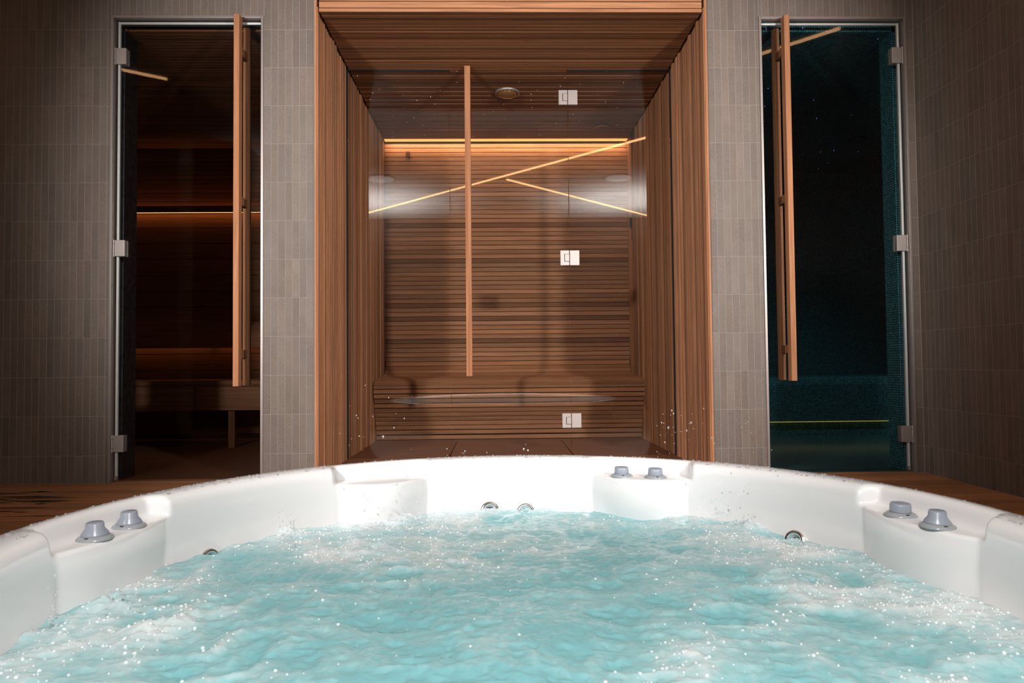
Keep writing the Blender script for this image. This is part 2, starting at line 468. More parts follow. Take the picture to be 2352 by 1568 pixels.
# ceiling of the cabin
cc = struct(MB().box(NL-0.01, NR+0.01, D+0.02, YB+0.1, NT+0.022, NT+0.06).build('ceiling_cabin', BLACK), 'slatted cedar ceiling of the cabin', 'ceiling')
y = D-0.012
while y < 5.70:
    wd = 0.0373
    slat(cc, NR-NL-0.030, wd-0.004, 0.016, ((NL+NR)/2, y+wd/2, NT+random.choice((0, 0, 0.003))), (1, 0, 0), (0, 0, -1), tone(0.66, 1.12), CEDAR_DARK)  # ceiling shade put into the darker cedar; same wood as the fascia
    y += wd
# fascia above the opening
fa = struct(MB().box(NL+0.01, NR-0.01, D+0.002, D+0.02, NT+0.006, HC).build('trim_3', BLACK), 'cedar slat fascia above the cabin opening', 'trim')
z = NT-0.001
for wd in (0.022, 0.036, 0.0373, 0.0373, 0.0373, 0.0373, 0.0373):
    slat(fa, NR-NL-0.024, wd-0.004, 0.014, ((NL+NR)/2, D-0.012, z+wd/2), (1, 0, 0), (0, -1, 0), tone(1.0, 1.18), CEDAR)
    z += wd
# back wall
bw = struct(MB().box(NL-0.06, NR+0.06, YB+0.013, YB+0.1, -0.02, HC).build('wall_cabin_back', BLACK), 'back wall of the cabin, horizontal cedar slats', 'wall')
P = 0.0376
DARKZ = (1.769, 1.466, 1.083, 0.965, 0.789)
nz = int((2.46-0.60)/P)
for i in range(nz):
    zc = 2.462-(i+0.5)*P
    c = tone(0.74, 1.16)
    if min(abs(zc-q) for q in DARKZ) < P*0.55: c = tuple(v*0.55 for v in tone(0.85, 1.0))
    slat(bw, NR-NL-0.006, P-0.0042, 0.013, ((NL+NR)/2, YB, zc), (1, 0, 0), (0, -1, 0), c)
zlow = 2.462-nz*P
# led cove
e = empty('led_strip', ((NL+NR)/2, 5.78, NT-0.01)); tag(e, 'glowing warm cove light along the top of the cabin back wall', 'light')
MB().box(NL+0.01, NR-0.01, 5.715, 5.80, NT+0.012, NT+0.02).build('profile', ALU, e)
MB().box(NL+0.012, NR-0.012, 5.735, 5.792, NT+0.003, NT+0.011).build('diffuser', LED_W, e)
al = bpy.data.lights.new('cove_lamp', 'AREA'); al.shape = 'RECTANGLE'; al.size = NR-NL-0.04; al.size_y = 0.04; al.energy = 6.0; al.color = (1, 0.72, 0.46)
ao = bpy.data.objects.new('cove_lamp', al); COL.objects.link(ao); ao.parent = e; ao.location = (0, -0.016, 0.0045); ao.rotation_euler = (math.radians(18), 0, 0)

# bench following the curve of the back rest
prof = [(5.805, zlow), (5.790, 0.572), (5.745, 0.525), (5.66, 0.502), (5.50, 0.496), (5.34, 0.489), (5.250, 0.468), (5.205, 0.428), (5.222, 0.36), (5.27, 0.226), (5.335, 0.105), (5.350, 0.05), (5.345, -0.03)]
def resample(pts, step):
    out = [pts[0]]; acc = 0
    for a, b in zip(pts, pts[1:]):
        L = math.dist(a, b); t = step-acc
        while t <= L:
            out.append((a[0]+(b[0]-a[0])*t/L, a[1]+(b[1]-a[1])*t/L)); t += step
        acc = L-(t-step)
    return out
bench = empty('bench', ((NL+NR)/2, 5.5, 0.012)); tag(bench, 'curved cedar slat bench along the back of the cabin', 'bench')
bp = resample(prof, 0.0385)
for a, b in zip(bp, bp[1:]):
    d = Vector((0, b[0]-a[0], b[1]-a[1])); n = Vector((1, 0, 0)).cross(d).normalized()
    n = -n if n.dot(Vector((0, -1, 0.8))) < 0 else n
    front = b[1] < 0.44
    wd = d.length-(0.0100 if front else 0.004)
    slat(bench, NR-NL-0.02, wd, 0.014, ((NL+NR)/2, (a[0]+b[0])/2, (a[1]+b[1])/2), (1, 0, 0), n, tone(0.74, 1.12))
m = MB(); inner = [(p[0]+0.02, p[1]-0.02) for p in prof[1:8]] + [(p[0]+0.024, p[1]) for p in prof[8:]]
for (a, b) in zip(inner, inner[1:]):
    m.add([(NL+0.012, *a), (NR-0.012, *a), (NR-0.012, *b), (NL+0.012, *b)], [(0, 1, 2, 3)])
m.build('backing_panel', BLACK, bench)

# glass front: two fixed panes and a door
def pane(name, x0, x1, z0, z1, label, kind_label):
    return struct(MB().box(x0, x1, YG-0.004, YG+0.004, z0, z1).build(name, GLASS), label, kind_label)
w1 = pane('window_1', NL+0.008, -0.292, 0.014, NT-0.004, 'fixed clear glass pane at the left of the cabin front', 'window')
w2 = pane('window_2', 0.467, NR-0.008, 0.014, NT-0.004, 'fixed clear glass pane with hinges at the right of the cabin front', 'window')
MB().box(NL-0.011, NL+0.007, YG-0.007, YG+0.007, 0.0, NT).build('channel', BLACK, w1)
MB().box(NL, -0.292, YG-0.007, YG+0.007, NT-0.006, NT+0.012).build('channel', BLACK, w1)
MB().box(NR-0.007, NR+0.011, YG-0.007, YG+0.007, 0.0, NT).build('channel', BLACK, w2)
MB().box(0.467, NR, YG-0.007, YG+0.007, NT-0.006, NT+0.012).build('channel', BLACK, w2)
d2 = struct(empty('door_2', (0.09, YG, 0.014)), 'clear glass cabin door with a tall wooden bar handle', 'door')
MB().box(-0.287, 0.462, YG-0.004, YG+0.004, 0.018, NT-0.012).build('glass_pane', GLASS, d2)
h = empty('handle', (-0.172, YG-0.05, 0.52), d2)
slat(h, 1.945, 0.036, 0.030, (-0.172, YG-0.072, 1.495), (0, 0, 1), (0, -1, 0), (1.1, 1.05, 1.0), CEDAR, 'handle_bar')
for zc in (0.70, 1.49, 2.26):
    MB().box(-0.182, -0.162, YG-0.042, YG-0.004, zc-0.02, zc+0.02).build('spacer', CEDAR_DARK, h)
for z0, z1 in ((2.241, 2.334), (1.214, 1.309), (0.191, 0.282)):
    hg = empty('hinge', (0.465, YG, z0), d2)
    MB().box(0.406, 0.4615, YG-0.019, YG-0.004, z0, z1).build('hinge_plate', STEEL, hg, bevel=0.0015)
    MB().box(0.4655, 0.526, YG-0.019, YG-0.004, z0, z1).build('hinge_plate', STEEL, hg, bevel=0.0015)
    zm = (z0+z1)/2
    MB().box(0.430, 0.462, YG-0.0194, YG-0.010, zm-0.024, zm+0.024).build('slot', BLACK, hg)
    MB().box(0.4335, 0.4618, YG-0.0205, YG-0.010, zm-0.0215, zm+0.0225).build('pivot_block', STEEL, hg, bevel=0.001)

# lights, vent and star points of the cabin ceiling
e = empty('ceiling_light', (0.086, 4.724, NT)); tag(e, 'round domed light with a steel rim on the cabin ceiling', 'light')
T_ = Matrix.Translation((0.086, 4.724, NT)) @ Matrix.Rotation(math.pi, 4, 'X')
MB().lathe([(0.086, -0.001), (0.086, 0.010), (0.078, 0.014), (0.074, 0.012), (0.074, -0.001)], 40, T_, False).build('rim', STEEL, e, smooth=True)
AMBER = plain('amber_dome', s2l((120, 80, 46)), 0.12)
MB().lathe([(0.074, 0.008), (0.060, 0.024), (0.036, 0.034), (0.001, 0.038)], 40, T_).build('dome', AMBER, e, smooth=True)
e = empty('ceiling_vent', (0.85, 5.394, NT)); tag(e, 'round brown wooden vent disc at the right of the cabin ceiling', 'vent')
T_ = Matrix.Translation((0.85, 5.394, NT)) @ Matrix.Rotation(math.pi, 4, 'X')
MB().lathe([(0.045, -0.001), (0.045, 0.018)], 32, T_).build('stem', BLACK, e)
MB().lathe([(0.001, 0.018), (0.066, 0.018), (0.070, 0.022), (0.066, 0.030), (0.001, 0.034)], 40, T_).build('disc', CEDAR_DARK, e)
stars = [(z3[0]/3.733+700, z3[1]/3.733) for z3 in ((452, 651), (893, 609), (1135, 629), (1306, 611), (640, 765), (583, 799), (1307, 705), (1278, 811), (1080, 830), (960, 861), (1118, 892), (846, 927), (1005, 940), (1110, 982), (1487, 793), (1508, 876), (1705, 892), (1619, 954), (1541, 982), (1838, 703), (1942, 808), (1941, 859), (1949, 922), (748, 1138), (756, 1175), (1027, 1158), (935, 1009), (873, 1049), (920, 1196), (1445, 1168), (1746, 1167), (1711, 1008), (753, 998), (560, 853), (1281, 994), (843, 813), (1161, 777), (797, 690), (1010, 1075))]
stars += [(z4[0]/3.733+1140, z4[1]/3.733) for z4 in ((502, 609), (590, 668), (549, 740), (349, 775), (298, 808), (719, 723), (503, 828), (298, 859), (870, 811), (936, 875), (1039, 921), (1091, 708), (1207, 745), (658, 980), (708, 1032), (512, 1057), (1033, 1073), (1082, 1110), (371, 1157), (488, 1190), (306, 922), (946, 610), (985, 1192))]
star_me = MB().lathe([(0.0004, -0.0018), (0.0016, -0.001), (0.0019, 0.0004), (0.0014, 0.0014), (0.0003, 0.0018)], 8).mesh('star_light', smooth=True); star_me.materials.append(STAR_W)
for i, (px, py) in enumerate(stars):
    p = at_z(px, py, NT-0.002)
    if NL+0.02 < p.x < NR-0.02 and YG < p.y < 5.70:
        o = link('star_light', star_me, None, None, Matrix.Translation(p) @ Matrix.Scale(random.uniform(0.4, 0.95), 4))
        tag(o, 'tiny white star point in the cedar cabin ceiling', 'light', 'star lights in the cabin ceiling')
# small fittings on the cabin walls
e = empty('temperature_sensor', (-0.735, YB, 2.34)); tag(e, 'small wooden sensor block high on the cabin back wall', 'sensor')
slat(e, 0.045, 0.034, 0.03, (-0.735, YB-0.030, 2.365), (0, 0, 1), (0, -1, 0), (0.7, 0.7, 0.7), CEDAR_DARK, 'body')
MB().lathe([(0.004, 0), (0.004, 0.012), (0.001, 0.014)], 10, Matrix.Translation((-0.741, YB-0.014, 2.330))).build('probe', STEEL, e)
e = empty('door_catch', (NR, 5.62, 1.70)); tag(e, 'small dark metal bracket on the right cabin wall', 'bracket')
MB().box(NR-0.010, NR, 5.60, 5.64, 1.60, 1.79).build('plate', plain('dark_metal', (0.05, 0.05, 0.05), 0.4, 0.8), e)
MB().box(NR-0.028, NR-0.008, 5.605, 5.625, 1.70, 1.785).build('arm', BLACK, e)

# ------------------------------------------------------------------ framed doors
def door_frame(n, x0, x1, label):
    fw = 0.0135
    t = struct(empty('trim_%d' % n, ((x0+x1)/2, D, 0)), label, 'door frame')
    MB().box(x0, x0+fw, D-0.008, D+0.045, 0, DT).build('upright', FRAME, t, bevel=0.0015)
    MB().box(x1-fw, x1, D-0.008, D+0.045, 0, DT).build('upright', FRAME, t, bevel=0.0015)
    MB().box(x0+fw, x1-fw, D-0.008, D+0.045, DT-fw, DT).build('head', FRAME, t, bevel=0.0015)
    return t
door_frame(4, DL0, DL1, 'slim grey metal frame of the sauna door')
door_frame(5, DR0, DR1, 'slim grey metal frame of the steam room door')

def framed_door(n, x0, x1, hinge_left, hx, hz, barx, glass, label):
    YD = D+0.030
    d = struct(empty('door_%d' % n, ((x0+x1)/2, YD, 0)), label, 'door')
    a, b = x0+0.030, x1-0.030
    if hinge_left: b = x1-0.016
    else: a = x0+0.016
    MB().box(a, b, YD-0.004, YD+0.004, 0.012, DT-0.032).build('glass_pane', glass, d)
    # bright seals along the top and hinge side
    xs = x0+0.024 if hinge_left else x1-0.036
    MB().box(xs, xs+0.012, YD-0.010, YD+0.006, 0.028, DT-0.022).build('edge_seal', SEAL, d, bevel=0.003)
    MB().box(xs, xs+0.012, YD-0.012, YD+0.006, 0.012, 0.027).build('seal_foot', STEEL, d)
    MB().box(a, b, YD-0.008, YD+0.006, DT-0.034, DT-0.022).build('edge_seal', SEAL, d, bevel=0.003)
    for zc in hz:
        hg = empty('hinge', (hx, YD, zc-0.045), d)
        s = 1 if hinge_left else -1
        xa, xb = sorted((hx+s*0.020, hx+s*0.072))
        MB().box(xa, xb, YD-0.022, YD-0.004, zc-0.043, zc+0.043).build('hinge_plate', STEEL, hg, bevel=0.002)
        MB().box(xa+s*0.002, xb+s*0.002, YD+0.005, YD+0.018, zc-0.043, zc+0.043).build('hinge_plate', STEEL, hg, bevel=0.002)
        bx_ = hx+s*0.010
        MB().lathe([(0.0085, -0.045), (0.0085, 0.045)], 16, Matrix.Translation((bx_, YD-0.014, zc))).build('barrel', STEEL, hg, smooth=False)
        for dz in (-0.024, 0.024):
            MB().lathe([(0.0092, -0.0016), (0.0092, 0.0016)], 16, Matrix.Translation((bx_, YD-0.014, zc+dz))).build('ring', CHROME, hg)
    h = empty('handle', (barx, YD, 0.495), d)
    slat(h, 1.94, 0.029, 0.044, (barx, D-0.060, 1.465), (0, 0, 1), (0, -1, 0), (1.1, 1.05, 1.0), CEDAR, 'handle_bar')
    slat(h, 1.94, 0.029, 0.044, (barx, D+0.076, 1.465), (0, 0, 1), (0, -1, 0), (0.95, 0.92, 0.9), CEDAR, 'handle_bar')
    for zc in (0.662, 1.466, 2.262):
        MB().box(barx-0.011, barx+0.011, D-0.018, YD-0.004, zc-0.021, zc+0.021).build('spacer', CEDAR_DARK, h)
        MB().box(barx-0.011, barx+0.011, YD+0.004, D+0.076, zc-0.021, zc+0.021).build('spacer', CEDAR_DARK, h)
    return d
framed_door(1, DL0, DL1, True, DL0+0.0005, (2.243, 1.222, 0.200), -1.344, GLASS_T, 'tinted glass sauna door with double wooden bar handle')
framed_door(3, DR0, DR1, False, DR1-0.0005, (2.250, 1.226, 0.203), 1.553, GLASS_T, 'tinted glass steam room door with double wooden bar handle')

# ------------------------------------------------------------------ sauna behind the left door
SX0, SX1, SYB, SZ = -3.62, -1.08, 5.80, 2.425
ws = struct(MB().box(SX0-0.1, SX1+0.0, SYB+0.014, SYB+0.1, -0.02, SZ+0.1).build('wall_sauna_back', BLACK), 'sauna back wall of cedar boards behind the tinted door', 'wall')
struct(MB().box(SX0-0.1, SX0, D+0.1, SYB+0.1, -0.02, SZ+0.1).build('wall_sauna_left', CEDAR_DARK), 'dark cedar side wall inside the sauna', 'wall')
struct(MB().box(SX1, SX1+0.05, D+0.1, SYB+0.1, -0.02, SZ+0.1).build('wall_sauna_right', CEDAR_DARK), 'cedar partition between sauna and cabin', 'wall')
cs = struct(MB().box(SX0, SX1, D+0.1, SYB+0.1, SZ+0.016, SZ+0.06).build('ceiling_sauna', BLACK), 'dim slatted cedar ceiling inside the sauna', 'ceiling')
y = D+0.11
while y < SYB-0.01:
    slat(cs, SX1-SX0-0.01, 0.0335, 0.014, ((SX0+SX1)/2, y+0.0187, SZ), (1, 0, 0), (0, 0, -1), tone(0.6, 1.1), CEDAR_DARK)
    y += 0.0373
z = SZ
while z > 1.90:
    slat(ws, SX1-SX0-0.01, 0.0335, 0.012, ((SX0+SX1)/2, SYB, z-0.0187), (1, 0, 0), (0, -1, 0), tone(0.6, 1.1), CEDAR_DARK)
    z -= 0.0373
z = 1.885
while z > 0.05:
    slat(ws, SX1-SX0-0.01, 0.128, 0.012, ((SX0+SX1)/2, SYB, z-0.066), (1, 0, 0), (0, -1, 0), tone(0.7, 1.0), CEDAR_DARK, 'board')
    z -= 0.132
e = empty('led_strip', (-2.35, 5.75, 1.88)); tag(e, 'orange light line across the sauna back wall', 'light')
slat(e, SX1-SX0-0.02, 0.05, 0.014, (-2.35, 5.735, 1.897), (1, 0, 0), (0, -1, 0), (1, 1, 1), CEDAR, 'valance')
MB().box(SX0+0.02, SX1-0.02, 5.752, 5.772, 1.875, 1.885).build('diffuser', LED_S, e)
e = empty('sauna_lean_board', (-2.35, 5.72, 0.745)); tag(e, 'wide cedar board to lean against above the sauna bench', 'board')
slat(e, SX1-SX0-0.02, 0.212, 0.022, (-2.35, 5.70, 0.853), (1, 0, 0), (0, -1, 0), (1.05, 1.0, 1.0), CEDAR, 'board')
for x in (-3.3, -2.35, -1.4):
    MB().box(x-0.02, x+0.02, 5.723, 5.798, 0.76, 0.95).build('bracket', CEDAR_DARK, e)
MB().box(SX0+0.02, SX1-0.02, 5.745, 5.765, 0.765, 0.775).build('light_strip', LED_S2, e)
bs = empty('sauna_bench', (-2.35, 5.4, 0)); tag(bs, 'low cedar sauna bench with boarded front on square legs', 'bench')
y = 5.075
while y < 5.70:
    slat(bs, SX1-SX0-0.02, 0.086, 0.026, (-2.35, y+0.045, 0.492), (1, 0, 0), (0, 0, 1), tone(0.85, 1.05), CEDAR)
    y += 0.092
for a, b in ((SX0+0.01, -2.205), (-2.195, SX1-0.01)):
    slat(bs, b-a, 0.172, 0.024, ((a+b)/2, 5.082, 0.362), (1, 0, 0), (0, -1, 0), tone(0.9, 1.05), CEDAR, 'front_board')
slat(bs, SX1-SX0-0.02, 0.020, 0.03, (-2.35, 5.076, 0.458), (1, 0, 0), (0, -1, 0), tone(0.9, 1.0), CEDAR_DARK, 'rail')
for x in (-3.2, -1.945, -1.2):
    slat(bs, 0.46, 0.046, 0.046, (x, 5.107, 0.232), (0, 0, 1), (0, -1, 0), tone(0.9, 1.0), CEDAR_DARK, 'leg')
sl = struct(MB().box(DL0-0.25, DL0+0.014, D+0.10, D+0.235, 0, SZ).build('wall_jamb_left', SLATE), 'black slate clad jamb just inside the sauna door', 'wall')
for k_ in range(8):
    z0 = 0.0+0.305*k_
    MB().box(DL0+0.012, DL0+0.019, D+0.102, D+0.233, z0+0.001, min(z0+0.303, SZ)).build('slate_tile', SLATE, sl)

# ------------------------------------------------------------------ steam room behind the right door
PX0, PX1, PYB, PZ = 1.25, 3.9, 6.6, 2.42
def mos(name, b, label, cat): return struct(MB().box(*b).build(name, MOSAIC, uv=True), label, cat)
mos('wall_steam_back', (PX0, PX1, PYB, PYB+0.1, -0.02, 2.9), 'dark teal mosaic back wall of the steam room', 'wall')
mos('wall_steam_left', (PX0-0.05, PX0, D+0.1, PYB+0.1, -0.02, 2.9), 'teal mosaic left wall of the steam room', 'wall')
mos('wall_steam_right', (PX1, PX1+0.1, D+0.1, PYB+0.1, -0.02, 2.9), 'teal mosaic far right wall of the steam room', 'wall')
mos('wall_jamb_right', (DR1-0.020, DR1+1.7, D+0.10, D+0.225, -0.02, 2.9), 'teal mosaic jamb just inside the steam room door', 'wall')
mos('wall_steam_front', (PX0, DR0+0.01, D+0.10, D+0.14, -0.02, 2.9), 'teal mosaic return inside the steam room door', 'wall')
m = MB()
m.box(PX0, PX1, D+0.1, PYB+0.1, PZ, PZ+0.05)
struct(m.build('ceiling_steam', MOSAIC, uv=True), 'teal mosaic ceiling of the steam room with blue star points', 'ceiling')
slab = struct(MB().box(PX0, PX1, D+0.06, PYB, -0.021, 0.0).build('floor_steam', MOSAIC, uv=True), 'dark wet teal mosaic floor of the steam room', 'floor')
MB().box(DR0, DR1, D+0.128, D+0.134, 0.0, 0.0015).build('drain_slot', BLACK, slab)
sb = empty('steam_bench', (2.5, 5.5, 0)); tag(sb, 'teal mosaic bench along the steam room back wall', 'bench')
m = MB(); pts = [(5.46, 0.115), (5.43, 0.30), (5.405, 0.41), (5.415, 0.448), (5.45, 0.468), (5.60, 0.472), (PYB-0.002, 0.47)]
for a, b in zip(pts, pts[1:]):
    m.add([(PX0+0.002, *a), (PX1-0.002, *a), (PX1-0.002, *b), (PX0+0.002, *b)], [(0, 1, 2, 3)])
m.build('seat', MOSAIC, sb, uv=True)
MB().box(PX0+0.002, PX1-0.002, 5.50, 5.56, 0.0, 0.13).build('plinth', MOSAIC, sb, uv=True)
MB().box(PX0+0.01, PX1-0.01, 5.458, 5.499, 0.1095, 0.1145).build('light_strip', LED_Y, sb)
q = at_z(1970, 318, PZ)
e = empty('steam_spotlight', q); tag(e, 'dark chrome spotlight in the steam room ceiling', 'light')
T_ = Matrix.Translation(q) @ Matrix.Rotation(math.pi, 4, 'X')
MB().lathe([(0.075, -0.02), (0.075, 0.004), (0.068, 0.010), (0.050, 0.008), (0.048, -0.01)], 32, T_, False).build('ring', plain('dark_chrome', (0.12, 0.12, 0.11), 0.2, 1.0), e, smooth=True)
MB().lathe([(0.048, -0.01), (0.04, -0.016), (0.001, -0.018)], 32, T_).build('lens', plain('lens_dark', (0.03, 0.03, 0.028), 0.1), e, smooth=True)
e = empty('steam_fill_light', (2.75, 3.98, PZ)); tag(e, 'added fill light out of view inside the steam room', 'light')  # out of view, added with its lamp to brighten the mosaic bench
MB().lathe([(0.04, -0.006), (0.046, -0.004), (0.046, 0.0)], 24, Matrix.Translation((2.75, 3.98, PZ)), False).build('ring', STEEL, e)
sl_ = bpy.data.lights.new('steam_fill_lamp', 'SPOT'); sl_.energy = 42; sl_.spot_size = math.radians(75); sl_.spot_blend = 0.9; sl_.shadow_soft_size = 0.03; sl_.color = (0.85, 0.95, 1)
so_ = bpy.data.objects.new('steam_fill_lamp', sl_); COL.objects.link(so_); so_.parent = e; so_.location = (0, 0, -0.02)
so_.rotation_euler = (Vector((2.45, 5.45, 0.30))-Vector((2.75, 3.98, PZ))).to_track_quat('-Z', 'Y').to_euler()
star_b = star_me.copy(); star_b.materials.clear(); star_b.materials.append(STAR_B)
for (zx, zy) in ((417, 174), (638, 169), (791, 198), (1088, 235), (429, 532), (631, 580), (702, 602), (870, 565), (408, 638), (608, 675), (927, 690), (1081, 747), (720, 712), (743, 777), (734, 840), (633, 928), (969, 910), (744, 912), (788, 980), (731, 1014), (824, 904), (1150, 682), (911, 780), (450, 892)):
    px, py = zx/2.613+1600, zy/2.613
    v = ray(px, py); best = None
    t = 0.5
    for _ in range(400):      # march to the sloping ceiling or back wall
        t += 0.02; p = Vector((0, 0, CAM_H)) + v*t
        if p.y > PYB-0.01 or p.z > PZ-0.004: break
    tag(link('star_light', star_b, None, None, Matrix.Translation(p) @ Matrix.Scale(random.uniform(0.7, 1.3), 4)), 'tiny blue star point in the dark steam room', 'light', 'blue star lights in the steam room')

# ------------------------------------------------------------------ whirlpool
tub = empty('whirlpool', (TC[0], TC[1], 0)); tag(tub, 'large round white acrylic whirlpool tub full of turquoise bubbling water', 'hot tub')
PODS = ((-90.5, -69.6, 1.000), (-36.2, -18.3, 0.955), (16.0, 35.3, 0.955), (68.5, 89.7, 0.985))
base_p = [(1.10, -0.02), (1.12, 0.19), (1.146, 0.212), (1.150, 0.224), (1.147, 0.235), (1.138, 0.241), (1.105, 0.242), (1.082, 0.241), (1.066, 0.236), (1.054, 0.225), (1.049, 0.208), (1.048, 0.198), (1.0475, 0.190), (1.047, 0.184), (1.0465, 0.178), (1.046, 0.168), (1.044, 0.12), (1.038, 0.03), (1.0, -0.012), (0.5, -0.014), (0.001, -0.014)]
def pod_p(rf):
    return [(1.10, -0.02), (1.12, 0.19), (1.146, 0.212), (1.150, 0.224), (1.147, 0.235), (1.138, 0.2405), (1.122, 0.2405), (1.110, 0.238), (1.103, 0.231), (1.099, 0.218), (1.096, 0.202), (1.091, 0.193), (1.082, 0.188), (rf+0.012, 0.1865), (rf+0.004, 0.184), (rf, 0.176), (rf-0.001, 0.12), (rf+0.004, 0.03), (1.0, -0.012), (0.5, -0.014), (0.001, -0.014)]
NTH = 960; vs = []; fs = []; NPF = len(base_p)
def smooth(t): t = max(0, min(1, t)); return t*t*(3-2*t)
for i in range(NTH):
    th = -180+360*i/NTH; wgt = 0; pr = base_p
    for a, b, rm in PODS:
        if a-1.1 < th < b+1.1:
            wgt = min(smooth((th-a+1.1)/2.2), smooth((b+1.1-th)/2.2))
            t = max(-1, min(1, (2*th-a-b)/(b-a))); rf = 1.046-(1.046-rm)*(1-t*t)
            pr = pod_p(min(rf, 1.062))
    s_, c_ = math.sin(math.radians(th)), math.cos(math.radians(th))
    for (r0, z0), (r1, z1) in zip(base_p, pr):
        r_ = r0+(r1-r0)*wgt; z_ = z0+(z1-z0)*wgt
        vs.append((TC[0]+r_*s_, TC[1]+r_*c_, z_))
for i in range(NTH):
    j = (i+1) % NTH
    for k in range(NPF-1):
        fs.append((i*NPF+k, i*NPF+k+1, j*NPF+k+1, j*NPF+k))
MB().add(vs, fs).build('shell', ACRYL, tub, smooth=True)
def polar(th, r, z): a = math.radians(th); return Vector((TC[0]+r*math.sin(a), TC[1]+r*math.cos(a), z))
cap_a = [(0.026, 0.010), (0.0265, 0.014), (0.0255, 0.030), (0.0235, 0.0335), (0.018, 0.0345), (0.001, 0.0335)]
cap_b = [(0.031, 0.010), (0.030, 0.014), (0.021, 0.026), (0.020, 0.038), (0.018, 0.0405), (0.001, 0.0395)]
for th, r, capp in ((-83.2, 1.045, cap_b), (-76.4, 1.050, cap_b), (22.4, 1.012, cap_a), (29.2, 1.024, cap_a), (76.2, 1.035, cap_a), (83.3, 1.030, cap_b)):
    p = polar(th, r, 0.1868)
    k = empty('air_control_knob', p, tub); tag(k, 'grey plastic air control knob')
    T_ = Matrix.Translation(p)
    MB().lathe([(0.041, -0.001), (0.041, 0.002), (0.038, 0.006), (0.031, 0.010), (0.024, 0.0105)], 36, T_).build('flange', KNOBB, k, smooth=True)
    MB().lathe(capp, 36, T_ @ Matrix.Rotation(math.radians(2), 4, 'X')).build('cap', KNOB, k, smooth=True)
    s_ = p + Vector((0.0, -0.034, 0.0085)); MB().box(s_.x-0.005, s_.x+0.003, s_.y-0.002, s_.y+0.002, s_.z-0.001, s_.z+0.0008).build('mark', BLACK, k)
# chrome jets just breaking the surface
for th, z, rr in ((-5.3, 0.047, 0.036), (2.2, 0.040, 0.034), (56.5, 0.036, 0.036), (-62.0, 0.030, 0.034)):
    p = polar(th, 1.030, z)
    inward = (Vector((TC[0], TC[1], z))-p).normalized() + Vector((0, 0, 0.35))
    q = inward.to_track_quat('Z', 'Y').to_matrix().to_4x4()
    j = empty('jet', p, tub); T_ = Matrix.Translation(p) @ q
    MB().lathe([(rr, -0.012), (rr+0.002, 0.004), (rr-0.002, 0.010), (rr-0.010, 0.011), (rr-0.014, 0.006), (rr-0.016, -0.008)], 36, T_, False).build('ring', CHROME, j, smooth=True)
    MB().lathe([(0.001, 0.004), (0.010, 0.004), (0.013, -0.002), (rr-0.013, -0.006)], 24, T_).build('nozzle', plain('jet_dark', (0.05, 0.06, 0.06), 0.2, 0.7), j, smooth=True)

# ------------------------------------------------------------------ water
def vnoise(x, y, seed):
    r = np.random.default_rng(seed); G = r.random((257, 257)); G[256] = G[0]; G[:, 256] = G[:, 0]
    xi = np.floor(x).astype(int); yi = np.floor(y).astype(int); fx = x-xi; fy = y-yi
    fx = fx*fx*fx*(fx*(fx*6-15)+10); fy = fy*fy*fy*(fy*(fy*6-15)+10); xi %= 256; yi %= 256
    a = G[xi, yi]; b = G[xi+1, yi]; c = G[xi, yi+1]; d = G[xi+1, yi+1]
    return (a*(1-fx)+b*fx)*(1-fy)+(c*(1-fx)+d*fx)*fy-0.5
def fbm(x, y, f, o, seed, ridge=False):
    s = 0; amp = 1; 
    for i in range(o):
        n = vnoise(x*f+13.7*i+50, y*f+7.1*i+50, seed+i)*2
        s = s+amp*((1-2*np.sqrt(n*n+0.03)) if ridge else n); f *= 2.03; amp *= 0.5
    return s
WZ = 0.052
def water_h(x, y):
    wx = x+0.05*vnoise(x*5+30, y*5+30, 91); wy = y+0.05*vnoise(x*5+70, y*5+70, 92)
    big = fbm(wx, wy, 4.2, 2, 1)
    rid = fbm(wx, wy*1.25, 8.0, 4, 20, True)
    det = fbm(x, y, 34, 3, 40)
    hgt = 0.010*big+0.006*rid+0.0022*det
    for (px, py, rad, ht) in ((660, 1225, 0.030, 0.020), (1720, 1215, 0.060, 0.022), (250, 1395, 0.09, 0.022), (1185, 1195, 0.05, 0.012), (385, 1440, 0.09, 0.018), (1800, 1330, 0.12, 0.014), (860, 1265, 0.07, 0.012), (1420, 1200, 0.07, 0.012)):
        p = at_z(px, py, WZ); d2_ = ((x-p.x)**2+((y-p.y))**2)/rad**2
        hgt = hgt+ht*np.exp(-d2_*1.6)*(1+0.5*fbm(x, y, 45, 2, 60))
    return WZ+hgt, big, rid, det
STEP = 0.0042; n = int(1.05/STEP)
gx = TC[0]+np.arange(-n, n+1)*STEP; gy = TC[1]+np.arange(-n, n+1)*STEP
X, Y = np.meshgrid(gx, gy)
Hh, big, rid, det = water_h(X, Y)
rr = np.hypot(X-TC[0], Y-TC[1])
keep = rr < 1.043
Hh = np.where(rr > 0.985, WZ+(Hh-WZ)*0.85, Hh)
foam = 0.34+0.30*fbm(X+3, Y*1.4+5, 3.2, 4, 70)+0.20*(rid-0.3)+0.16*np.clip((Hh-WZ)/0.02, -1, 2)+0.30*np.clip((rr-0.70)/0.35, 0, 1)
